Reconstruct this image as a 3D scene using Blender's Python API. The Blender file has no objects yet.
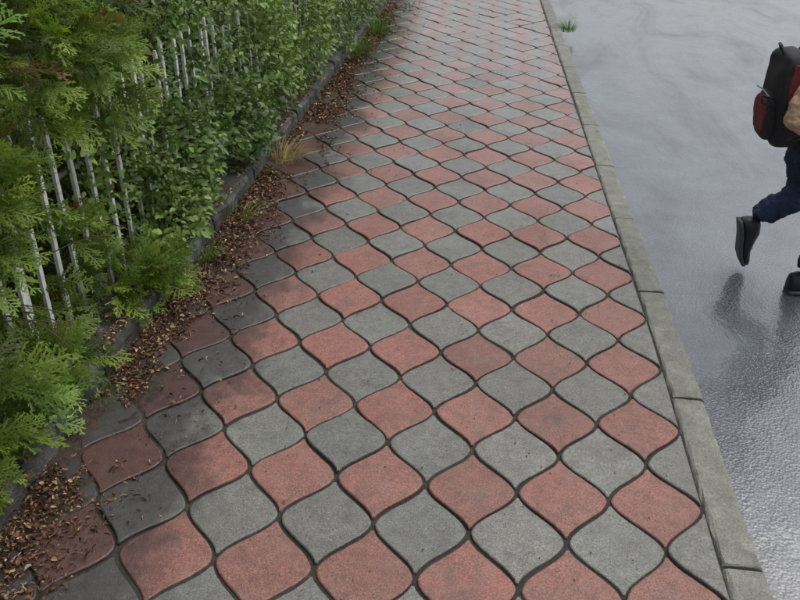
import bpy, math, random
import numpy as np
from mathutils import Matrix, Vector, noise
random.seed(7); rng=np.random.default_rng(7)
scene=bpy.context.scene
scene.view_settings.view_transform='Standard'; scene.view_settings.look='None'; scene.view_settings.exposure=0

# ------------------------------------------------------------ helpers
def link(o,parent=None):
    scene.collection.objects.link(o)
    if parent: o.parent=parent
    return o
def mesh_obj(name,verts,faces,mat=None,parent=None,smooth=False,cols=None):
    me=bpy.data.meshes.new(name); me.from_pydata([tuple(v) for v in verts],[],[tuple(f) for f in faces]); me.update()
    if cols is not None:
        a=me.color_attributes.new("Col",'FLOAT_COLOR','POINT')
        a.data.foreach_set("color",np.asarray(cols,dtype=np.float32).ravel())
    if mat: me.materials.append(mat)
    if smooth: me.polygons.foreach_set("use_smooth",[True]*len(me.polygons))
    return link(bpy.data.objects.new(name,me),parent)
def fast_mesh(name,V,Fq,mat,cols,parent=None,smooth=False):
    me=bpy.data.meshes.new(name); n=len(V); m,k=Fq.shape
    me.vertices.add(n); me.vertices.foreach_set("co",V.astype(np.float32).ravel())
    me.loops.add(m*k); me.loops.foreach_set("vertex_index",Fq.astype(np.int32).ravel())
    me.polygons.add(m); me.polygons.foreach_set("loop_start",np.arange(0,m*k,k,dtype=np.int32))
    me.polygons.foreach_set("loop_total",np.full(m,k,dtype=np.int32))
    me.update(calc_edges=True)
    a=me.color_attributes.new("Col",'FLOAT_COLOR','POINT')
    c=np.ones((n,4),np.float32); c[:,:3]=cols; a.data.foreach_set("color",c.ravel())
    me.materials.append(mat)
    if smooth: me.polygons.foreach_set("use_smooth",np.ones(m,dtype=bool))
    return link(bpy.data.objects.new(name,me),parent)
def empty(name,loc=(0,0,0)):
    e=bpy.data.objects.new(name,None); e.location=loc; e.empty_display_size=.1; return link(e)

class NT:
    def __init__(s,name):
        s.m=bpy.data.materials.new(name); s.m.use_nodes=True; s.t=s.m.node_tree; s.b=s.t.nodes["Principled BSDF"]
        s.out=s.t.nodes["Material Output"]
    def n(s,typ,**kw):
        nd=s.t.nodes.new(typ)
        for k,v in kw.items(): setattr(nd,k,v)
        return nd
    def l(s,a,b): s.t.links.new(a,b)
    def coord(s,scale=None):
        c=s.n('ShaderNodeTexCoord').outputs['Object']
        if scale:
            mp=s.n('ShaderNodeMapping'); mp.inputs['Scale'].default_value=scale; s.l(c,mp.inputs[0]); c=mp.outputs[0]
        return c
    def noise(s,scale,detail=4,rough=.6,vec=None,dist=0):
        nd=s.n('ShaderNodeTexNoise'); nd.inputs['Scale'].default_value=scale; nd.inputs['Detail'].default_value=detail
        nd.inputs['Roughness'].default_value=rough; nd.inputs['Distortion'].default_value=dist
        s.l(vec if vec else s.coord(),nd.inputs['Vector']); return nd.outputs['Fac']
    def voro(s,scale,vec=None,feature='F1'):
        nd=s.n('ShaderNodeTexVoronoi'); nd.feature=feature; nd.inputs['Scale'].default_value=scale
        s.l(vec if vec else s.coord(),nd.inputs['Vector']); return nd.outputs['Distance']
    def ramp(s,fac,stops):
        nd=s.n('ShaderNodeValToRGB'); cr=nd.color_ramp
        while len(cr.elements)<len(stops): cr.elements.new(.5)
        for e,(p,c) in zip(cr.elements,stops):
            e.position=p; e.color=(c,c,c,1) if not hasattr(c,'__len__') else (*c,1)
        s.l(fac,nd.inputs[0]); return nd.outputs[0]
    def mix(s,fac,a,b,mode='MIX'):
        nd=s.n('ShaderNodeMix',data_type='RGBA',blend_type=mode)
        for sock,v in ((nd.inputs[0],fac),(nd.inputs[6],a),(nd.inputs[7],b)):
            if hasattr(v,'is_linked'): s.l(v,sock)
            elif hasattr(v,'__len__'): sock.default_value=(*v,1)
            else: sock.default_value=v if sock==nd.inputs[0] else (v,v,v,1)
        return nd.outputs[2]
    def math(s,op,a,b=0.,c=None,clamp=False):
        nd=s.n('ShaderNodeMath',operation=op,use_clamp=clamp)
        for i,v in enumerate((a,b,c)):
            if v is None: continue
            if hasattr(v,'is_linked'): s.l(v,nd.inputs[i])
            else: nd.inputs[i].default_value=v
        return nd.outputs[0]
    def bump(s,h,strength=.3,dist=.002,prev=None):
        nd=s.n('ShaderNodeBump'); nd.inputs['Strength'].default_value=strength; nd.inputs['Distance'].default_value=dist
        s.l(h,nd.inputs['Height'])
        if prev: s.l(prev,nd.inputs['Normal'])
        return nd.outputs[0]
    def attr(s):
        nd=s.n('ShaderNodeVertexColor'); nd.layer_name="Col"; return nd.outputs[0]
    def set(s,**kw):
        for k,v in kw.items():
            sock=s.b.inputs[k.replace("_"," ")]
            if hasattr(v,'is_linked'): s.l(v,sock)
            elif hasattr(v,'__len__') : sock.default_value=(*v,1)
            else: sock.default_value=v
        return s.m

# ------------------------------------------------------------ camera
r=Vector((0.9939122,0.10864229,0.01831364));u=Vector((-0.07113667,0.50588034,0.85966543));f=Vector((-0.08413151,0.85573473,-0.51052909))
cam=bpy.data.cameras.new("camera"); cam.sensor_width=36; cam.lens=36; cam.clip_start=.05; cam.clip_end=500
co=link(bpy.data.objects.new("camera",cam))
M=Matrix(((r.x,u.x,-f.x,.7043),(r.y,u.y,-f.y,-1.9759),(r.z,u.z,-f.z,1.5719),(0,0,0,1))); co.matrix_world=M
scene.camera=co

# ------------------------------------------------------------ light
w=bpy.data.worlds.new("World"); scene.world=w; w.use_nodes=True
nt=w.node_tree; bg=nt.nodes["Background"]
sky=nt.nodes.new('ShaderNodeTexSky'); sky.sky_type='NISHITA'; sky.sun_disc=False
EL,AZ=math.radians(62),math.radians(60)
sky.sun_elevation=EL; sky.sun_rotation=AZ; sky.dust_density=4; sky.air_density=1.3
hs=nt.nodes.new('ShaderNodeHueSaturation'); hs.inputs['Saturation'].default_value=.42
nt.links.new(sky.outputs[0],hs.inputs['Color']); nt.links.new(hs.outputs[0],bg.inputs[0]); bg.inputs[1].default_value=.145
sd=bpy.data.lights.new("sun",'SUN'); sd.energy=1.2; sd.angle=math.radians(55); sd.color=(1,.95,.88)
so=link(bpy.data.objects.new("sun",sd))
sdir=Vector((math.sin(AZ)*math.cos(EL),math.cos(AZ)*math.cos(EL),math.sin(EL)))
so.rotation_euler=sdir.to_track_quat('Z','Y').to_euler()

# ------------------------------------------------------------ site profile
W=.25; RS=.6533*W; L=2*RS
def kx(y):
    return 1.383-(.021*(y-.5) if y>.5 else 0) if y<9 else 1.383-.021*8.5
def wx(y):
    return -.43+.019*min(max(y,0),9)
ROADZ=-.10

# ---- materials
def tile_mat():
    s=NT("paver_concrete"); col=s.attr()
    pos=s.n('ShaderNodeSeparateXYZ'); s.l(s.coord(),pos.inputs[0])
    big=s.noise(2.6,4,.65); mid=s.noise(24,5,.8); fine=s.noise(190,3,.8); sp=s.noise(480,1,.6)
    c=s.mix(1.0,col,s.ramp(fine,[(.28,.35),(.5,.95),(.72,1.65)]),'MULTIPLY')
    c=s.mix(1.0,c,s.ramp(mid,[(.28,.60),(.55,1.03),(.75,1.2)]),'MULTIPLY')
    c=s.mix(1.0,c,s.ramp(big,[(.3,.80),(.7,1.10)]),'MULTIPLY')
    c=s.mix(s.ramp(sp,[(.60,0),(.69,.85)]),c,(.025,.025,.024))
    c=s.mix(s.ramp(sp,[(.27,.7),(.36,.0)]),c,(.5,.45,.40))
    c=s.mix(s.ramp(s.noise(11,4,.75),[(.47,.0),(.72,.25)]),c,(.20,.185,.165))
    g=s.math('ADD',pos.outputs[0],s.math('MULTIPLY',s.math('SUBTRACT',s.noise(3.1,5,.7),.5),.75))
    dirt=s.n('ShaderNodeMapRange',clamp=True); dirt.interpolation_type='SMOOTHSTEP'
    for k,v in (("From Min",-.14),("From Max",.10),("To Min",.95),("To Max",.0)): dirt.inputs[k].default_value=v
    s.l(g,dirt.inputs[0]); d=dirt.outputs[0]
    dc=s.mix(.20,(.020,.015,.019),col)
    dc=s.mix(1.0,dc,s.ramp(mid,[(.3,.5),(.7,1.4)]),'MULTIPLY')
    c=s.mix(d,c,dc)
    st=s.ramp(s.noise(5.5,5,.78,dist=.6),[(.54,0),(.70,.50)])
    c=s.mix(st,c,(.055,.05,.046))
    st2=s.ramp(s.noise(38,4,.8),[(.62,0),(.74,.5)])
    c=s.mix(st2,c,(.04,.036,.033))
    h=s.math('ADD',s.math('MULTIPLY',fine,.7),s.math('MULTIPLY',sp,.5))
    n=s.bump(h,.9,.002)
    wet=s.n('ShaderNodeMapRange',clamp=True)
    for k,v in (("From Min",.8),("From Max",4.6),("To Min",.0),("To Max",1.0)): wet.inputs[k].default_value=v
    s.l(s.math('ADD',pos.outputs[1],s.math('MULTIPLY',s.math('SUBTRACT',big,.5),5)),wet.inputs[0])
    rough=s.math('SUBTRACT',s.math('SUBTRACT',.54,s.math('MULTIPLY',wet.outputs[0],.17)),s.math('MULTIPLY',d,.14))
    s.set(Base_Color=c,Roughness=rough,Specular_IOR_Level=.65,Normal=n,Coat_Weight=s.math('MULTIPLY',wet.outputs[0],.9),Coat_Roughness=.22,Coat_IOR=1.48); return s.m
def kerb_mat():
    s=NT("kerb_concrete")
    col=s.attr(); fine=s.noise(230,3,.75); mid=s.noise(14,5,.7)
    c=s.mix(1.0,col,s.ramp(fine,[(.25,.45),(.75,1.5)]),'MULTIPLY')
    c=s.mix(1.0,c,s.ramp(mid,[(.3,.6),(.7,1.2)]),'MULTIPLY')
    c=s.mix(s.ramp(s.noise(9,5,.8),[(.50,0),(.70,.6)]),c,(.085,.09,.05))
    c=s.mix(s.ramp(s.noise(400,1,.6),[(.62,0),(.70,.75)]),c,(.03,.03,.028))
    s.set(Base_Color=c,Roughness=.55,Normal=s.bump(fine,.9,.003)); return s.m
def wall_mat():
    s=NT("mossy_wall_stone"); col=s.attr(); fine=s.noise(120,4,.75); mid=s.noise(9,5,.7)
    c=s.mix(1.0,col,s.ramp(fine,[(.25,.5),(.75,1.35)]),'MULTIPLY')
    c=s.mix(s.ramp(mid,[(.38,.0),(.60,.9)]),c,(.020,.020,.016))
    c=s.mix(s.ramp(s.noise(17,5,.7),[(.50,.0),(.66,.6)]),c,(.035,.05,.016))
    s.set(Base_Color=c,Roughness=.6,Normal=s.bump(s.math('ADD',fine,mid),.9,.008)); return s.m
def soil_mat(name="soil",a=(.022,.016,.012),b=(.095,.062,.042)):
    s=NT(name); n1=s.noise(60,5,.75); n2=s.noise(5,4,.6)
    c=s.ramp(n1,[(.35,a),(.65,b)]); c=s.mix(1.0,c,s.ramp(n2,[(.3,.6),(.7,1.2)]),'MULTIPLY')
    s.set(Base_Color=c,Roughness=.85,Normal=s.bump(n1,1.0,.010)); return s.m
def road_mat():
    s=NT("wet_asphalt")
    ag=s.voro(110); fine=s.noise(150,3,.8); mid=s.noise(4,5,.65)
    streak=s.noise(1.9,6,.7,vec=s.coord((1.0,.38,1)),dist=1.0)
    c=s.ramp(fine,[(.28,(.034,.040,.052)),(.55,(.100,.112,.132)),(.78,(.26,.28,.31))])
    c=s.mix(1.0,c,s.ramp(mid,[(.3,.55),(.7,1.2)]),'MULTIPLY')
    rip=s.noise(18,3,.55,vec=s.coord((1,.5,1)),dist=.9); rip2=s.noise(55,2,.6)
    n=s.bump(ag,.55,.0035); n=s.bump(rip,.4,.005,n)
    n2=s.bump(rip,.36,.006); n2=s.bump(rip2,.22,.0024,n2); n2=s.bump(fine,.08,.0012,n2)
    rough=s.ramp(streak,[(.36,.46),(.5,.26),(.64,.09)])
    cr=s.ramp(streak,[(.36,.20),(.58,.03)])
    s.set(Base_Color=c,Roughness=rough,Specular_IOR_Level=.75,IOR=1.5,Normal=n,Coat_Weight=s.ramp(streak,[(.34,.62),(.56,1.0)]),Coat_Roughness=cr,Coat_IOR=1.58)
    s.l(n2,s.b.inputs['Coat Normal']); return s.m
def leaf_mat(name,rough=.42,trans=.3,spec=.5):
    s=NT(name); c=s.attr()
    s.set(Base_Color=c,Roughness=rough,Specular_IOR_Level=spec)
    if trans:
        t=s.n('ShaderNodeBsdfTranslucent'); s.l(s.mix(1.0,c,(1.4,1.4,.7),'MULTIPLY'),t.inputs[0])
        m=s.n('ShaderNodeMixShader'); m.inputs[0].default_value=trans
        s.l(s.b.outputs[0],m.inputs[1]); s.l(t.outputs[0],m.inputs[2]); s.l(m.outputs[0],s.out.inputs[0])
    return s.m
def plain(name,col,rough=.6,var=.15,scale=40,bump=.0,spec=.5):
    s=NT(name); n=s.noise(scale,4,.65)
    c=s.mix(1.0,col,s.ramp(n,[(.3,1-var),(.7,1+var)]),'MULTIPLY')
    kw={}
    if bump: kw['Normal']=s.bump(n,.5,bump)
    s.set(Base_Color=c,Roughness=rough,Specular_IOR_Level=spec,**kw); return s.m
TILE=tile_mat(); KERB=kerb_mat(); WALL=wall_mat(); SOIL=soil_mat(); ROAD=road_mat()

# ------------------------------------------------------------ ground + road
mesh_obj("ground",[(-150,-150,-.14),(150,-150,-.14),(150,250,-.14),(-150,250,-.14)],[(0,1,2,3)],
         plain("ground_grass",(.05,.075,.025),.9,.5,6))
mesh_obj("road",[(1.2,-40,ROADZ),(7.6,-40,ROADZ),(7.6,120,ROADZ),(1.2,120,ROADZ)],[(0,1,2,3)],ROAD)
vs=[(7.6,-40,-.2),(7.72,-40,-.2),(7.72,120,-.2),(7.6,120,-.2)]; vs+=[(x,y,.02) for x,y,z in vs]
mesh_obj("kerb",vs,[(4,5,6,7),(0,1,5,4),(1,2,6,5),(2,3,7,6),(3,0,4,7)],KERB,cols=[(.2,.2,.18,1)]*8)
mesh_obj("garden_soil",[(-6,-8,.07),(-.5,-8,.07),(-.36,14,.07),(-6,14,.07)],[(0,1,2,3)],SOIL)

# ------------------------------------------------------------ pavement
N=14; m_=.80
def ww(t): return (W/2)*(m_*(.5+.5*math.cos(2*math.pi*t))+(1-m_)*(1-2*abs(t)))
ts=[-.462+.924*i/(2*N) for i in range(2*N+1)]
outline=[(ww(t),t*L) for t in ts]+[(-ww(t),t*L) for t in reversed(ts)]
K=len(outline)
V=[];Fc=[];Cc=[]
for j in range(-12,92):
    red=(j%2==0)
    for i in range(-3,7):
        ii=i if red else i-.5
        cx,cy=ii*W,j*RS
        if cx<wx(cy)-W*.45 or cx-W*.45>kx(cy): continue
        h0=random.gauss(0,.0015); tx,ty=random.gauss(0,.009),random.gauss(0,.009)
        rot=random.gauss(0,.010); ca,sa=math.cos(rot),math.sin(rot)
        cx+=random.gauss(0,.001); cy+=random.gauss(0,.001)
        b=random.uniform(.86,1.12); q=random.uniform(-.014,.014)
        col=(.295*b+q,.118*b,.088*b) if red else (.190*b+q*.3,.193*b,.171*b)
        if random.random()<.08: col=tuple(v*.82 for v in col)
        base=len(V); ph=random.uniform(0,50)
        for k,(sc,z) in enumerate(((.946,-.03),(.958,-.0060),(.947,-.0020),(.916,0))):
            for a,(px,py) in enumerate(outline):
                x,y=px*sc,py*sc
                jt=1+.012*noise.noise((px*38+ph,py*38,ph))+(.010*noise.noise((px*120+ph,py*120,k)) if k else 0)
                x*=jt; y*=jt
                x,y=x*ca-y*sa,x*sa+y*ca
                X=cx+x; Y=cy+y
                lim=kx(Y)-.004-(.003*k); X=min(X,lim); X=max(X,wx(Y)+.001+.003*k)
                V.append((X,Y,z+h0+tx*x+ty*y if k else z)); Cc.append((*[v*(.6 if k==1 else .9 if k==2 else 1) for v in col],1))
        for k in range(3):
            for a in range(K):
                a2=(a+1)%K
                Fc.append((base+k*K+a,base+k*K+a2,base+(k+1)*K+a2,base+(k+1)*K+a))
        Fc.append([base+3*K+a for a in range(K)])
sidewalk=empty("sidewalk")
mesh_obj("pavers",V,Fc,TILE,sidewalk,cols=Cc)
J=NT("joint_sand"); jn=J.noise(90,4,.7); jc=J.ramp(jn,[(.3,(.016,.015,.013)),(.62,(.042,.039,.033)),(.8,(.08,.075,.06))])
jc=J.mix(J.ramp(J.noise(7,4,.7),[(.55,0),(.68,.5)]),jc,(.04,.065,.02)); J.set(Base_Color=jc,Roughness=.9,Normal=J.bump(jn,.8,.003))
bed=[];bf=[]
ys=list(np.arange(-2,15.01,.5))
for y in ys: bed+= [(wx(y)-.02,y,-.0085),(kx(y)+.01,y,-.0085)]
for a in range(len(ys)-1): bf.append((2*a,2*a+1,2*a+3,2*a+2))
mesh_obj("joint_sand",bed,bf,J.m,sidewalk)
mesh_obj("sidewalk_slab",[(-.3,15,-.002),(1.2,15,-.002),(1.2,120,-.002),(-.3,120,-.002)],[(0,1,2,3)],TILE,sidewalk,cols=[(.24,.17,.15,1)]*4)

# ------------------------------------------------------------ kerb stones
def stone(V,F,C,p0,p1,wd,z0,z1,col,bev=.006,jit=.0,sub=6):
    p0=Vector((p0[0],p0[1],0));p1=Vector((p1[0],p1[1],0)); d=(p1-p0); ln=d.length; d/=ln; n=Vector((d.y,-d.x,0))
    prof=[(0,z0),(0,z1-bev),(bev*.35,z1-bev*.3),(bev,z1),(wd*.5,z1+.0006),(wd-bev*1.6,z1),(wd-bev*.5,z1-bev*.4),(wd,z1-bev*1.6),(wd,z0)]
    b=len(V); st=[0,.004/ln]+[ (k+1)/(sub+1) for k in range(sub)]+[1-.004/ln,1]
    for s_i,s in enumerate(st):
        e=.003 if s_i in(0,len(st)-1) else 0
        for (o,z) in prof:
            jx=random.gauss(0,jit) ; jz=random.gauss(0,jit)*.6
            P=p0+d*(s*ln)+n*(min(max(o,e),wd-e)+jx); V.append((P.x,P.y,(z-e if z>z0+.01 else z)+(jz if z>z0+.01 else 0))); C.append((*col,1))
    m=len(prof)
    for a in range(len(st)-1):
        for k in range(m-1): F.append((b+a*m+k,b+(a+1)*m+k,b+(a+1)*m+k+1,b+a*m+k+1))
    F.append([b+k for k in range(m)]); F.append([b+(len(st)-1)*m+k for k in reversed(range(m))])
V=[];F=[];C=[]
y=-.52-.69*4
while y<30:
    y2=y+.69; g=.005; c=random.uniform(.88,1.12)
    off=random.gauss(0,.002)
    stone(V,F,C,(kx(y)+off,y+g),(kx(y2)+off+random.gauss(0,.001),y2-g),.104,-.16,.002+random.gauss(0,.0012),(.24*c,.242*c,.208*c),bev=.011,jit=.0014,sub=16)
    y=y2
mesh_obj("kerb",V,F,KERB,cols=C)
mesh_obj("kerb_joint_mortar",[(kx(-4)+.003,-4,-.008),(kx(-4)+.10,-4,-.008),(kx(9)+.10,9,-.008),(kx(30)+.10,30,-.008),(kx(30)+.003,30,-.008),(kx(9)+.003,9,-.008)],[(0,1,2,5),(5,2,3,4)],J.m,bpy.data.objects["kerb.001"])

# ------------------------------------------------------------ low garden wall
WT=.105
V=[];F=[];C=[]
y=-3.2
while y<14:
    ln=random.uniform(.42,.62); y2=y+ln; c=random.uniform(.8,1.2); g=.006
    stone(V,F,C,(wx(y)-.17,y+g),(wx(y2)-.17,y2-g),.17+random.uniform(-.008,.006),-.05,WT+random.uniform(-.010,.010),(.13*c,.135*c,.135*c),bev=.016,jit=.004,sub=10)
    y=y2
wall=mesh_obj("garden_wall",V,F,WALL,cols=C)

# ------------------------------------------------------------ picket fence
PAINT=NT("white_paint"); n=PAINT.noise(30,4,.7); pc=PAINT.ramp(n,[(.33,(.42,.42,.39)),(.47,(.74,.75,.74)),(.8,(.8,.8,.8))])
PAINT.set(Base_Color=pc,Roughness=.45)
fence=empty("picket_fence")
def box_into(V,F,c,s):
    b=len(V)
    for dz in (-1,1):
        for dx,dy in ((-1,-1),(1,-1),(1,1),(-1,1)):
            V.append((c[0]+dx*s[0]/2,c[1]+dy*s[1]/2,c[2]+dz*s[2]/2))
    F+= [(b+3,b+2,b+1,b),(b+4,b+5,b+6,b+7),(b,b+1,b+5,b+4),(b+1,b+2,b+6,b+5),(b+2,b+3,b+7,b+6),(b+3,b,b+4,b+7)]
V=[];F=[]
def fx(y): return wx(y)-.21
y=-1.6
while y<9:
    x=fx(y); lean=random.gauss(0,.010); ly=random.gauss(.0,.014)
    h=.79+random.gauss(0,.012); wdt=.038 if abs(y+.01)<.05 else .019
    b=len(V)
    for (z,wd,dp) in ((.06,wdt,.012),(h-.02,wdt,.012),(h,.007,.009)):
        for dx,dy in ((-1,-1),(1,-1),(1,1),(-1,1)): V.append((x+dx*dp/2+lean*z,y+ly*z+dy*wd/2+random.gauss(0,.0004),z))
    for a in range(2):
        for q in range(4): F.append((b+a*4+q,b+a*4+(q+1)%4,b+a*4+4+(q+1)%4,b+a*4+4+q))
    F.append((b+8,b+9,b+10,b+11)); y+=.106
mesh_obj("pickets",V,F,PAINT.m,fence)
V=[];F=[]
for z in (.15,.56):
    for y in np.arange(-1.6,9,.5): box_into(V,F,(fx(y+.25)-.020,y+.25,z),(.012,.5,.014))
RP=plain("weathered_rail",(.12,.12,.10),.7,.4,30)
mesh_obj("rails",V,F,RP,fence)

# ------------------------------------------------------------ foliage
def quads_from_segments(S):
    V=[];
    for (a,b,wd) in S:
        a=np.array(a);b=np.array(b); d=b-a; l=np.linalg.norm(d[:2])+1e-9; n=np.array([-d[1],d[0],0])/l*wd
        V+= [a, a+d*.45+n, b, a+d*.45-n]
    return np.array(V)
def thuja_spray(rs,L0=.13):
    S=[]; n=11
    for i in range(n):
        t=i/n; p=np.array([math.sin(t*2+rs.random())*.004,t*L0,-t*t*L0*.22])
        p2=np.array([math.sin((t+1/n)*2)*.004,(t+1/n)*L0,-(t+1/n)**2*L0*.22])
        S.append((p,p2+(p2-p)*.5,.0026))
        if i<1: continue
        for sgn in (-1,1):
            bl=L0*(.42*(1-t)**.8+.06)*rs.uniform(.6,1.25)*(1 if t>.12 else .7); ang=math.radians(rs.uniform(32,60))
            d=np.array([sgn*math.sin(ang),math.cos(ang),rs.uniform(-.4,.2)])
            m=max(1,int(bl/.012)); q=p.copy()
            for k in range(m):
                q2=q+d*bl/m; S.append((q,q2+(q2-q)*.5,.0027)); 
                for s2 in (-1,1):
                    a2=math.radians(rs.uniform(25,55))*s2; ca,sa=math.cos(a2),math.sin(a2)
                    e=np.array([d[0]*ca-d[1]*sa,d[0]*sa+d[1]*ca,d[2]+rs.uniform(-.3,.3)]); sl=rs.uniform(.008,.016)*(1-.4*k/m)
                    S.append((q2,q2+e*sl,.0023))
                q=q2; d[2]-=.07
    return quads_from_segments(S)
LT=np.array([[0,0,0],[.29,.42,.09],[0,1,-.1],[-.29,.42,.09],[0,.45,0],[.2,.75,.03],[-.2,.75,.03],[.2,.16,.05],[-.2,.16,.05]])
LF=np.array([[0,7,1,4],[4,1,5,2],[0,4,3,8],[4,2,6,3]])
def frames(D,rs,up=(0,0,1),roll=.6):
    D=D/np.linalg.norm(D,axis=1,keepdims=True); U=np.array(up)[None]+rs.normal(0,roll,D.shape)
    X=np.cross(D,U); X/=np.linalg.norm(X,axis=1,keepdims=True)+1e-9; Z=np.cross(X,D)
    return np.stack([X,D,Z],2)
def place(tplV,tplF,P,R,S):
    n=len(P); k=len(tplV); Vt=np.einsum('nij,kj->nki',R,tplV)*S[:,None,None]+P[:,None,:]
    Ft=(tplF[None]+(np.arange(n)*k)[:,None,None]).reshape(-1,tplF.shape[1])
    return Vt.reshape(-1,3),Ft,np.repeat(np.arange(n),k)
class Acc:
    def __init__(s): s.V=[];s.F=[];s.C=[];s.n=0
    def add(s,V,F,C): s.V.append(V); s.F.append(F+s.n); s.C.append(C); s.n+=len(V)
    def make(s,name,mat,parent=None): return fast_mesh(name,np.concatenate(s.V),np.concatenate(s.F),mat,np.concatenate(s.C),parent)
def ell(n,c,rad,rs,shell=.45):
    D=rs.normal(size=(n,3)); D/=np.linalg.norm(D,axis=1,keepdims=True)
    rr=(shell+(1-shell)*rs.random(n)**.6)[:,None]; lump=1+.22*np.sin(D[:,:1]*5+c[1]*9)*np.sin(D[:,1:2]*7+c[2]*5)
    return np.array(c)+D*rr*np.array(rad)*lump, D
rs=np.random.default_rng(11)
def wxv(y): return -.43+.019*np.clip(y,0,9)
def cull(P,D):
    """thinner planting where the fence shows"""
    rel=P[:,0]-wxv(P[:,1]); front=rel>-.34
    A=(P[:,1]>-.42)&(P[:,1]<.40)&(P[:,2]>.19)&(P[:,2]<.52)
    B=(P[:,1]>.30)&(P[:,1]<.70)&(P[:,2]>.36)&(P[:,2]<.60)
    C=(P[:,1]>.80)&(P[:,1]<1.9)&(P[:,2]>.54)
    gap=front&(A|B|C); pr=.22+.55*(np.sin(P[:,1]*13+P[:,2]*9)>.30)
    k=~gap|(rs.random(len(P))<pr)
    return P[k],D[k]
sprays=[thuja_spray(rs) for _ in range(8)]
TH=Acc(); 
def add_thuja(P,out,size=1.,bright=1.):
    P,out=cull(P,out)
    grp=rs.integers(0,len(sprays),len(P))
    for g in range(len(sprays)):
        m=grp==g; p=P[m]; o=out[m]
        if not len(p): continue
        D=o+np.array([.25,-.05,.30])+rs.normal(0,.48,p.shape)
        R=frames(D,rs,up=(.5,-.2,1),roll=.6); S=rs.uniform(.6,1.3,len(p))*size
        k=sprays[g].shape[0]; Fq=np.arange(k).reshape(-1,4)
        V,F_,idx=place(sprays[g],Fq,p,R,S)
        t=rs.random(len(p)); base=np.stack([.125+.17*t,.24+.16*t,.036+.03*t],1)*bright*rs.uniform(.40,1.15,(len(p),1))
        br=rs.random(len(p))<.035; base[br]=np.array([.20,.12,.05])
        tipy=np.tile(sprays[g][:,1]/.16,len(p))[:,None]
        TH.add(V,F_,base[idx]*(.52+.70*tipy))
BL=Acc()
def add_leaves(P,out,lo=.022,hi=.045,per=6,bright=1.):
    P,out=cull(P,out)
    n=len(P); T=out+np.array([.35,0,.3])+rs.normal(0,.5,P.shape); T/=np.linalg.norm(T,axis=1,keepdims=True)
    PP=[];DD=[];SS=[];CC=[]
    t=np.clip(rs.random(n)*.6+.25+.35*np.sin(P[:,1]*2.3+P[:,2]*3),0,1)
    base=np.stack([.075+.13*t,.155+.165*t,.030+.04*t],1)*rs.uniform(.45,1.25,(n,1))*bright
    sz=rs.uniform(lo,hi,n)
    for k in range(per):
        s=k/per; side=rs.normal(0,1,P.shape); side-=T*(side*T).sum(1,keepdims=True); side/=np.linalg.norm(side,axis=1,keepdims=True)
        PP.append(P+T*(s*.10)+side*.006); DD.append(T*.6+side*.9+np.array([.15,0,.05])); SS.append(sz*rs.uniform(.7,1.2,n)); CC.append(base*rs.uniform(.75,1.25,(n,1)))
    PP=np.concatenate(PP);DD=np.concatenate(DD);SS=np.concatenate(SS);CC=np.concatenate(CC)
    R=frames(DD,rs,up=(.5,-.25,1),roll=.5)
    V,F_,idx=place(LT,LF,PP,R,SS); BL.add(V,F_,CC[idx])
X0=np.array([1,0,0])
def body(n,y0,y1,x0,x1,z0,z1):
    P=np.stack([x1-(x1-x0)*rs.random(n)**1.6,rs.uniform(y0,y1,n),z0+(z1-z0)*rs.random(n)],1)
    P[:,0]+= .019*np.clip(P[:,1],0,9)+.07*np.sin(P[:,1]*3.1+P[:,2]*4)+.05*np.sin(P[:,1]*7.7-P[:,2]*6)
    return P
def ismask(P):
    return np.sin(P[:,1]*1.7+.9)+.8*np.sin(P[:,2]*3.3+P[:,1]*2.1)+.7*(P[:,1]<.9)>.2
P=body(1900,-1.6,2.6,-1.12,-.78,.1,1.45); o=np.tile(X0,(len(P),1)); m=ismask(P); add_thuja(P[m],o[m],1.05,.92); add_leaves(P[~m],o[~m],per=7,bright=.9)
P=body(1700,2.6,9.5,-1.15,-.76,.1,1.5); o=np.tile(X0,(len(P),1)); add_leaves(P,o,.03,.055,per=6)
thc=[((-.66,.30,1.00),(.19,.52,.23),340),((-.64,-.20,.68),(.13,.26,.18),170),((-.53,.42,.17),(.10,.18,.08),85),((-.54,-.58,.24),(.11,.24,.16),150),((-.57,-.12,.13),(.08,.22,.06),60),
     ((-.66,-1.1,.7),(.16,.4,.4),120),((-.66,-.35,1.1),(.18,.3,.2),110),((-.45,.53,.13),(.08,.09,.05),26),((-.62,.66,.80),(.10,.22,.14),75),((-.63,.15,.36),(.06,.3,.16),60)]
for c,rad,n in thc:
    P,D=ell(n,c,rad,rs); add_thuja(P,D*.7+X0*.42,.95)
blc=[((-.58,1.15,.34),(.13,.38,.20),430),((-.51,1.75,.30),(.13,.32,.20),330),((-.53,2.4,.44),(.16,.5,.28),500),((-.48,3.2,.48),(.17,.55,.36),480),((-.45,4.2,.5),(.19,.7,.42),480),
     ((-.42,5.4,.55),(.2,.8,.45),500),((-.42,7,.55),(.25,1.0,.5),450),((-.42,8.6,.55),(.25,.9,.5),300),
     ((-.58,-.38,.13),(.10,.3,.08),120),((-.52,.88,.18),(.10,.22,.09),140),((-.58,1.5,.70),(.10,.5,.18),270),((-.55,2.3,.85),(.12,.35,.14),140),((-.60,.55,.50),(.08,.3,.16),140)]
for c,rad,n in blc:
    P,D=ell(n,c,rad,rs); add_leaves(P,D*.8+X0*.4,.018,.042,per=6)
hedge=empty("garden_hedge")
TH.make("thuja_foliage",leaf_mat("thuja_leaf",.5,.28,.4),hedge); BL.make("broad_leaves",leaf_mat("shrub_leaf",.42,.25,.5),hedge)
V=[];F=[]
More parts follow.
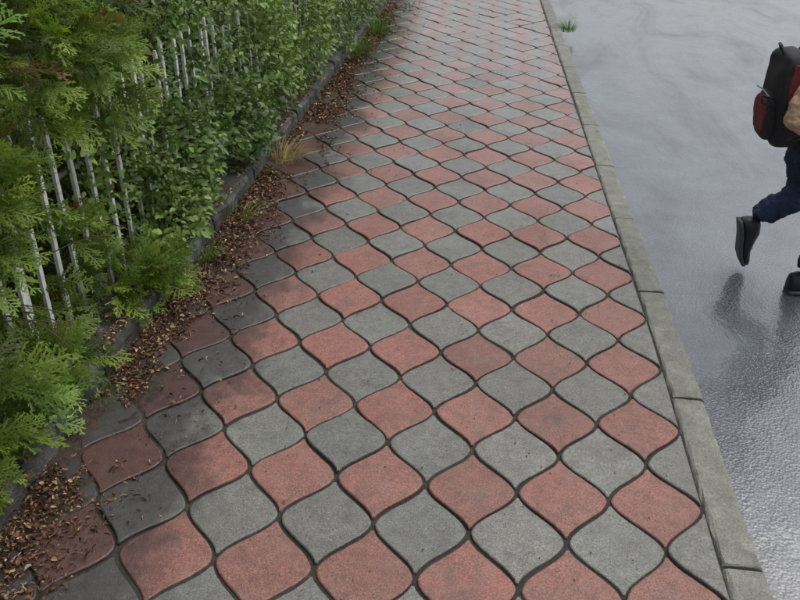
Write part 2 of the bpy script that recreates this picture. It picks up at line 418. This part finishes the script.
def tube(V,F,pts,r0,r1,k=5):
    b=len(V); n=len(pts)
    for i,p in enumerate(pts):
        rr=r0+(r1-r0)*i/(n-1); d=(Vector(pts[min(i+1,n-1)])-Vector(pts[max(i-1,0)])).normalized()
        a=d.orthogonal().normalized(); c=d.cross(a)
        for q in range(k):
            an=2*math.pi*q/k; V.append(tuple(Vector(p)+a*math.cos(an)*rr+c*math.sin(an)*rr))
    for i in range(n-1):
        for q in range(k): F.append((b+i*k+q,b+i*k+(q+1)%k,b+(i+1)*k+(q+1)%k,b+(i+1)*k+q))
for i in range(170):
    y=random.uniform(-1.5,9); x=random.uniform(-1.1,-.74)+.019*max(y,0); p=Vector((x,y,.06)); d=Vector((random.gauss(.05,.12),random.gauss(0,.2),1)); pts=[p.copy()]
    for k in range(7):
        p=p+d.normalized()*random.uniform(.12,.2); d+=Vector((random.gauss(0.0,.12),random.gauss(0,.2),0)); pts.append(p.copy())
    tube(V,F,pts,random.uniform(.004,.010),.0015)
for i in range(70):
    y=random.uniform(-.6,5); p=Vector((fx(y)+.01,y,random.uniform(.10,.6))); d=Vector((1,random.gauss(0,.6),random.uniform(.1,.9))); pts=[p.copy()]
    for k in range(6):
        p=p+d.normalized()*random.uniform(.03,.06); d.z-=.16; pts.append(p.copy())
    tube(V,F,pts,.0028,.0009,4)
mesh_obj("twigs",V,F,plain("bark",(.085,.058,.038),.8,.4,80),hedge,smooth=True)
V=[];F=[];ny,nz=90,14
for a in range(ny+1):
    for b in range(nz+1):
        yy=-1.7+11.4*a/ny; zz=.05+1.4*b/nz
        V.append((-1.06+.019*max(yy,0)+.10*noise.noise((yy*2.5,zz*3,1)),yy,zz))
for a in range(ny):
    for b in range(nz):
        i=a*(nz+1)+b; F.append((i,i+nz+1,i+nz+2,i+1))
mesh_obj("hedge_shade_backing",V,F,soil_mat("hedge_inner_shade",(.008,.012,.005),(.03,.045,.015)),hedge)  # lumpy backing sheet, coloured near-black green to paint the shade deep in the hedge

# ------------------------------------------------------------ leaf litter, soil bank
V=[];F=[];ys=np.arange(-1.6,9,.02); xs=np.linspace(0,.30,24)
def bz(xo,y): return .038*math.exp(-xo/.070)-.012+.014*noise.noise((xo*9,y*3.1,4))+.008*noise.noise((xo*30,y*26,2))+.004*noise.noise((xo*80,y*80,2))
for a,y in enumerate(ys):
    for b,xo in enumerate(xs):
        V.append((wx(y)+xo-.005,y,bz(xo,y) if b<23 else -.02))
nx=len(xs)
for a in range(len(ys)-1):
    for b in range(nx-1): F.append((a*nx+b,a*nx+b+1,(a+1)*nx+b+1,(a+1)*nx+b))
mesh_obj("soil_bank",V,F,SOIL,smooth=True)
LI=Acc()
def litter(n,xf,y0,y1,lo,hi,pal,zf,asp=(.25,.6),thr=-.05):
    y=rs.uniform(y0,y1,n) ; xo=xf(n)
    x=np.array([wx(t) for t in y])+xo
    z=np.array([zf(a,b) for a,b in zip(xo,y)])
    P=np.stack([x,y,z],1)
    keep=np.array([noise.noise((a*5,b*2.2,9))+.5*noise.noise((a*17,b*15,3))>thr-(.18 if abs(c)<.11 else -.0) for a,b,c in zip(x,y,xo)])
    P=P[keep]; n=len(P)
    ang=rs.uniform(0,2*np.pi,n); D=np.stack([np.cos(ang),np.sin(ang),rs.normal(0,.25,n)],1)
    R=frames(D,rs,up=(0,0,1),roll=.36); S=rs.uniform(0,1,n)**1.5*(hi-lo)+lo
    Vt=LT.copy(); Vt[:,2]*=2.4; 
    A=rs.uniform(*asp,n)*2
    R=R.copy(); R[:,:,0]*=A[:,None]
    V_,F_,idx=place(Vt,LF,P,R,S)
    pc=np.array(pal)[rs.integers(0,len(pal),n)]*rs.uniform(.45,1.2,(n,1))
    LI.add(V_,F_,pc[idx])
def bank(a,b): return max(.004,bz(a,b)+.004)+random.random()*.006
brown=[(.24,.115,.055),(.32,.165,.08),(.14,.07,.04),(.44,.27,.14),(.19,.08,.045),(.48,.36,.20),(.09,.055,.04),(.06,.04,.03),(.11,.06,.04)]
litter(9500,lambda n:np.abs(rs.normal(0,.09,n))+.003,-1.3,4.0,.005,.022,brown,bank)
litter(5500,lambda n:np.abs(rs.normal(0,.10,n))+.003,2,9,.010,.028,brown,bank)
litter(16000,lambda n:np.abs(rs.normal(.03,.11,n)),-1.3,6,.005,.028,brown,bank,asp=(.04,.13))
litter(1400,lambda n:np.abs(rs.normal(.12,.26,n)),-1.3,7,.005,.016,brown,lambda a,b:.003,asp=(.08,.5))
litter(1900,lambda n:rs.uniform(0.2,1.8,n),-1.3,7,.003,.010,[(.05,.035,.02),(.1,.07,.03),(.20,.13,.05),(.06,.05,.04)],lambda a,b:.0025,asp=(.2,.6),thr=-.1)
litter(5200,lambda n:-np.abs(rs.normal(.0,.08,n)),-1.3,6,.006,.022,brown,lambda a,b:WT+.006+random.random()*.008,thr=.10)
LI.make("leaf_litter",leaf_mat("dry_leaf",.7,.0,.3))

def tuft(name,c,n,h,spread,cols,parent=None,lean=(0,0)):
    G=Acc(); P=[];F=[];C=[]; b=0
    for i in range(n):
        a=random.uniform(0,2*math.pi); rr=random.random()**.6*spread; x=c[0]+math.cos(a)*rr*.5; y=c[1]+math.sin(a)*rr*.5; z=c[2]
        hh_=h*random.uniform(.45,1.1); out=Vector((math.cos(a)*random.uniform(.1,.9)+lean[0],math.sin(a)*random.uniform(.1,.9)+lean[1],1.2)); p=Vector((x,y,z)); wd=random.uniform(.0014,.003)
        s=Vector((-math.sin(a),math.cos(a),0)); col=np.array(random.choice(cols))*random.uniform(.7,1.2)
        for k in range(5):
            w_=wd*(1-k/4.3); P+= [tuple(p-s*w_),tuple(p+s*w_)]; C+=[col,col]
            if k: F.append((b+2*k-2,b+2*k-1,b+2*k+1,b+2*k))
            p=p+out.normalized()*hh_/4; out.z-=.45; out.x+=out.x*.15
        b+=10
    G.add(np.array(P),np.array(F),np.array(C)); return G.make(name,bpy.data.materials["shrub_leaf"],parent)
grn=[(.10,.22,.035),(.15,.29,.06),(.07,.15,.03)]; dry=[(.50,.40,.2),(.42,.33,.16),(.30,.26,.10)]
tuft("grass_tuft",(1.44,5.75,-.03),150,.16,.16,grn)
tuft("grass_tuft",(wx(4.4)+.04,4.4,.0),190,.24,.25,grn)
tuft("grass_tuft",(wx(5.2)+.07,5.2,.0),170,.28,.3,grn)
tuft("dry_grass_tuft",(wx(2.05)+.06,2.05,.005),140,.17,.18,dry,lean=(.4,0))
tuft("dry_grass_tuft",(wx(1.2)+.05,1.25,.01),60,.14,.12,dry+grn,lean=(.3,0))
tuft("grass_tuft",(wx(.85)+.03,.85,.02),60,.10,.10,grn)
tuft("grass_tuft",(wx(-.1)+.02,-.1,.02),50,.08,.10,grn)

# ------------------------------------------------------------ schoolchild
child=empty("schoolchild",(2.08,1.22,ROADZ)); bpy.context.view_layer.update()
def setp(o):
    o.parent=child; o.matrix_parent_inverse=child.matrix_world.inverted()
def skin(name,nodes,edges,mat,root=0,sub=2):
    keys=list(nodes); me=bpy.data.meshes.new(name)
    me.from_pydata([nodes[k][0] for k in keys],[(keys.index(a),keys.index(b)) for a,b in edges],[])
    me.materials.append(mat); o=bpy.data.objects.new(name,me); link(o)
    md=o.modifiers.new("skin",'SKIN'); 
    for i,k in enumerate(keys):
        rr=nodes[k][1]; rr=(rr,rr) if not hasattr(rr,'__len__') else rr
        me.skin_vertices[0].data[i].radius=rr; me.skin_vertices[0].data[i].use_root=(i==root)
    md.use_smooth_shade=True
    sb=o.modifiers.new("sub",'SUBSURF'); sb.levels=sub; sb.render_levels=sub
    setp(o); return o
def creases(o,strength,scale):
    tx=bpy.data.textures.new(o.name+"_folds",'CLOUDS'); tx.noise_scale=scale; tx.noise_depth=3
    s2=o.modifiers.new("sub2",'SUBSURF'); s2.levels=2; s2.render_levels=2
    d=o.modifiers.new("folds",'DISPLACE'); d.texture=tx; d.strength=strength; d.texture_coords='LOCAL'
JK=plain("jacket_fabric",(.50,.33,.20),.85,.22,60,.0015); JE=NT("denim"); jn=JE.noise(220,3,.7); jf=JE.noise(12,4,.6)
JE.set(Base_Color=JE.mix(1.0,JE.ramp(jn,[(.3,(.010,.018,.045)),(.7,(.032,.054,.110))]),JE.ramp(jf,[(.3,.6),(.7,1.4)]),'MULTIPLY'),Roughness=.85,Normal=JE.bump(jf,.7,.012))
SK=plain("skin",(.55,.33,.24),.5,.06,30); HAIR=plain("hair",(.03,.018,.01),.5,.5,160,.002)
jeans={'p':((2.02,1.23,.55),(.105,.092)),'w':((2.01,1.23,.63),(.10,.085)),
 'lh':((2.015,1.305,.50),.086),'lt':((2.050,1.315,.38),.078),'lk':((2.080,1.32,.265),.066),'lc':((1.99,1.315,.205),.062),'la':((1.893,1.305,.150),.054),
 'rh':((2.05,1.155,.51),.078),'rt':((2.10,1.145,.38),.066),'rk':((2.135,1.14,.25),.055),'rc':((2.115,1.135,.12),.052),'ra':((2.095,1.13,.0),.048)}
creases(skin("jeans",jeans,[('p','w'),('p','lh'),('lh','lt'),('lt','lk'),('lk','lc'),('lc','la'),('p','rh'),('rh','rt'),('rt','rk'),('rk','rc'),('rc','ra')],JE.m),.038,.035)
jk={'w':((2.015,1.23,.56),(.110,.094)),'b':((2.0,1.23,.68),(.105,.086)),'c':((1.99,1.23,.79),(.115,.088)),'n':((2.005,1.23,.885),(.06,.055)),
 'rs':((1.965,1.11,.835),.062),'ru':((1.895,1.075,.75),.056),'re':((1.85,1.045,.635),.048),'rf':((1.93,1.02,.655),.042),'rw':((2.015,1.04,.72),.034),
 'ls':((1.99,1.345,.835),.058),'lu':((1.95,1.39,.75),.049),'le':((1.90,1.44,.66),.044),'lf':((1.98,1.43,.69),.037),'lw':((2.065,1.40,.735),.031)}
creases(skin("jacket",jk,[('w','b'),('b','c'),('c','n'),('c','rs'),('rs','ru'),('ru','re'),('re','rf'),('rf','rw'),('c','ls'),('ls','lu'),('lu','le'),('le','lf'),('lf','lw')],JK),.036,.035)
for sname,wp,si in (("right_hand",(2.02,1.042,.723),1),("left_hand",(2.07,1.398,.738),-1)):
    wv=Vector(wp); nd={'w':(wp,.018),'p':(tuple(wv+Vector((.03,0.004*si,.014))),(.024,.013)),'q':(tuple(wv+Vector((.052,.008*si,.02))),(.024,.012))}; ed=[('w','p'),('p','q')]
    skin(sname,nd,ed,SK)
    for k in range(4):
        z=(.020-.013*k); ln=(.030,.034,.032,.025)[k]; base=wv+Vector((.05,.006*si,.02+z))
        pts=[base,base+Vector((ln*.7,.010*si,.002)),base+Vector((ln*.9,.028*si,0)),base+Vector((ln*.45,.040*si,-.002))]
        skin(f"{sname}_finger_{k+1}",{str(i):(tuple(p),.0068-.0007*i) for i,p in enumerate(pts)},[('0','1'),('1','2'),('2','3')],SK,sub=1)
    b=wv+Vector((.02,.006*si,.03)); pts=[b,b+Vector((.016,.012*si,.018)),b+Vector((.034,.022*si,.022))]
    skin(f"{sname}_thumb",{str(i):(tuple(p),.0082-.001*i) for i,p in enumerate(pts)},[('0','1'),('1','2')],SK,sub=1)
HC=Vector((2.045,1.23,1.03))
skin("neck",{'a':((2.005,1.23,.87),.042),'b':((2.025,1.23,.945),.04)},[('a','b')],SK)
def head():
    hc=HC; V=[];F=[];nu,nv=32,22
    for i in range(nv+1):
        th=math.pi*i/nv
        for j in range(nu):
            ph=2*math.pi*j/nu; x=math.sin(th)*math.cos(ph); y=math.sin(th)*math.sin(ph); z=math.cos(th)
            X=x*.088; Y=y*.070*(1-.18*max(0,-z)); Z=z*.108
            if x>0 and z<.1: X*=1-.10*max(0,-z)
            nose=math.exp(-((y/.13)**2+((z+.12)/.2)**2))*(x>0); X+=.020*nose
            eye=sum(math.exp(-(((y-s)/.16)**2+((z-.08)/.12)**2)) for s in(-.42,.42))*(x>0); X-=.007*eye
            lip=math.exp(-((y/.25)**2+((z+.5)/.07)**2))*(x>0); X+=.005*lip
            V.append(tuple(hc+Vector((X,Y,Z))))
    for i in range(nv):
        for j in range(nu): F.append((i*nu+j,(i+1)*nu+j,(i+1)*nu+(j+1)%nu,i*nu+(j+1)%nu))
    o=mesh_obj("head",V,F,SK,smooth=True); setp(o)
    V2=[];
    for v in V:
        d=Vector(v)-hc
        if d.x>.02+.3*max(0,.06-d.z) or d.z<-.055: k=.93
        else: k=1.09+.02*noise.noise(d*60)
        V2.append(tuple(hc+d*k))
    o=mesh_obj("hair",V2,F,HAIR,smooth=True); setp(o)
    for s in (-1,1):
        for nm,off,sc,mt in (("ear",(-.005,.069*s,-.005),(.018,.008,.028),SK),("eye",(.072,.028*s,.010),(.011,.012,.009),plain("eye",(.05,.03,.02),.2))):
            bpy.ops.mesh.primitive_uv_sphere_add(segments=16,ring_count=10,radius=1,location=hc+Vector(off)); e=bpy.context.object; e.scale=sc; e.name=nm; e.data.materials.append(mt)
            bpy.context.view_layer.update(); setp(e)
    m=mesh_obj("mouth",[tuple(hc+Vector((.081,-.018,-.053))),tuple(hc+Vector((.0855,0,-.056))),tuple(hc+Vector((.081,.018,-.053))),tuple(hc+Vector((.084,0,-.060)))],[(0,3,1),(1,3,2)],plain("lips",(.4,.14,.12),.5)); setp(m)
head()
SH=plain("shoe_leather_dark",(.014,.015,.022),.45,.3,50); SO=plain("shoe_sole_grey",(.07,.07,.075),.6,.4,50); SL=plain("shoe_trim",(.4,.4,.4),.5)
def shoe(name,heel,toe,upv,wd=.078):
    heel=Vector(heel);toe=Vector(toe);d=(toe-heel); ln=d.length; d.normalize(); upv=Vector(upv); s=d.cross(upv).normalized(); upv=s.cross(d).normalized()
    st=[(0,.30,.075),(.03,.42,.088),(.15,.47,.092),(.33,.45,.088),(.50,.46,.070),(.70,.50,.054),(.88,.46,.044),(.97,.32,.034),(1.0,.16,.024)]
    for nm,z0f,grow,mt in (("upper",.012,1.0,SH),("sole",0,1.07,SO)):
        V=[];F=[];k=12
        for t,hw,hz in st:
            lift=.018*max(0,(t-.6)/.4)**2+.004*math.sin(t*6)
            for q in range(k):
                a=2*math.pi*q/k; cx=math.cos(a); cz=math.sin(a)
                sx=math.copysign(abs(cx)**.6,cx)*hw*wd*grow
                if nm=="upper": sz=z0f+(hz-z0f)*(.5+.5*math.copysign(abs(cz)**.7,cz)); sx*= (1-.35*max(0,cz))
                else: sz=.0+.017*(.5+.5*math.copysign(abs(cz)**.4,cz))
                V.append(tuple(heel+d*(t*ln*(1.02 if nm=='sole' else 1))+s*sx+upv*(sz+lift)))
        for a in range(len(st)-1):
            for q in range(k): F.append((a*k+q,a*k+(q+1)%k,(a+1)*k+(q+1)%k,(a+1)*k+q))
        F.append(list(range(k))[::-1]); F.append([(len(st)-1)*k+q for q in range(k)])
        o=mesh_obj(f"{name}_{nm}",V,F,mt,smooth=True); setp(o)
    V=[];F=[]
    for tt in (.42,.52,.62):
        hz=np.interp(tt,[q[0] for q in st],[q[2] for q in st])+.002; tube(V,F,[heel+d*tt*ln+s*.02+upv*(hz-.006),heel+d*(tt+.02)*ln+upv*hz,heel+d*tt*ln-s*.02+upv*(hz-.006)],.0022,.0022,5)
    o=mesh_obj(f"{name}_laces",V,F,SL,smooth=True); setp(o)
shoe("left_shoe",(1.832,1.30,.140),(1.880,1.30,-.076),(1,0.0,.30),.084)
shoe("right_shoe",(2.040,1.12,ROADZ+.001),(2.26,1.15,ROADZ+.001),(0,0,1))
def superbox(name,c,size,mat,rot=0,e=.45,seg=36):
    V=[];F=[];nv=22
    for i in range(nv+1):
        th=-math.pi/2+math.pi*i/nv
        for j in range(seg):
            ph=2*math.pi*j/seg; P=lambda a:math.copysign(abs(a)**e,a)
            x=P(math.cos(th))*P(math.cos(ph))*size[0]/2; y=P(math.cos(th))*P(math.sin(ph))*size[1]/2; z=P(math.sin(th))*size[2]/2
            y*=1-.14*max(0,z/size[2]*2); x*=1-.12*max(0,z/size[2]*2)
            dn=.009*noise.noise((x*16,y*16+c[0]*9,z*16))+.004*noise.noise((x*50,y*50,z*50)); x+=dn; y+=dn*.5
            q=Vector((x*math.cos(rot)+z*math.sin(rot),y,-x*math.sin(rot)+z*math.cos(rot))); V.append(tuple(Vector(c)+q))
    for i in range(nv):
        for j in range(seg): F.append((i*seg+j,i*seg+(j+1)%seg,(i+1)*seg+(j+1)%seg,(i+1)*seg+j))
    o=mesh_obj(name,V,F,mat,smooth=True); setp(o); return o
BK=plain("backpack_black",(.014,.013,.015),.7,.4,70,.002); MR=plain("backpack_maroon",(.16,.018,.022),.7,.35,70,.002); GR=plain("backpack_trim",(.25,.25,.26),.5)
superbox("backpack_body",(1.865,1.23,.695),(.115,.26,.36),BK,-.10)
superbox("backpack_pocket",(1.816,1.23,.625),(.062,.20,.18),BK,-.10,.6)
superbox("backpack_pocket_panel",(1.796,1.23,.632),(.040,.15,.14),MR,-.10,.6)
superbox("backpack_side_panel",(1.862,1.118,.70),(.055,.034,.29),MR,-.10,.6)
superbox("backpack_side_panel",(1.862,1.342,.70),(.055,.034,.29),MR,-.10,.6)
for s in (-1,1):
    V=[];F=[]
    yy=1.23+s*.075
    pts=[(1.89,yy,.84),(1.94,yy,.92),(2.01,yy,.92),(2.085,yy,.86),(2.11,yy,.74),(2.08,yy+s*.02,.64),(1.98,yy+s*.045,.575),(1.88,yy+s*.03,.56)]
    for i,p in enumerate(pts):
        for dy in (-.018,.018): V+=[(p[0],p[1]+dy,p[2]),(p[0]+.008,p[1]+dy,p[2]+.006)]
    for i in range(len(pts)-1):
        a=i*4; F+=[(a,a+4,a+6,a+2),(a+1,a+3,a+7,a+5),(a,a+1,a+5,a+4),(a+2,a+6,a+7,a+3)]
    o=mesh_obj("shoulder_strap",V,F,BK,smooth=True); setp(o)
V=[];F=[]; tube(V,F,[(1.82,1.20,.85),(1.80,1.21,.89),(1.805,1.25,.89),(1.825,1.26,.85)],.006,.006,6); tube(V,F,[(1.80,1.14,.71),(1.745,1.12,.725),(1.75,1.12,.70),(1.80,1.13,.68)],.005,.005,6)
o=mesh_obj("carry_loops",V,F,BK,smooth=True); setp(o)
V=[];F=[]; tube(V,F,[(1.785,1.14,.71),(1.778,1.23,.722),(1.785,1.32,.71)],.003,.003,6)
o=mesh_obj("zip",V,F,GR,smooth=True); setp(o)
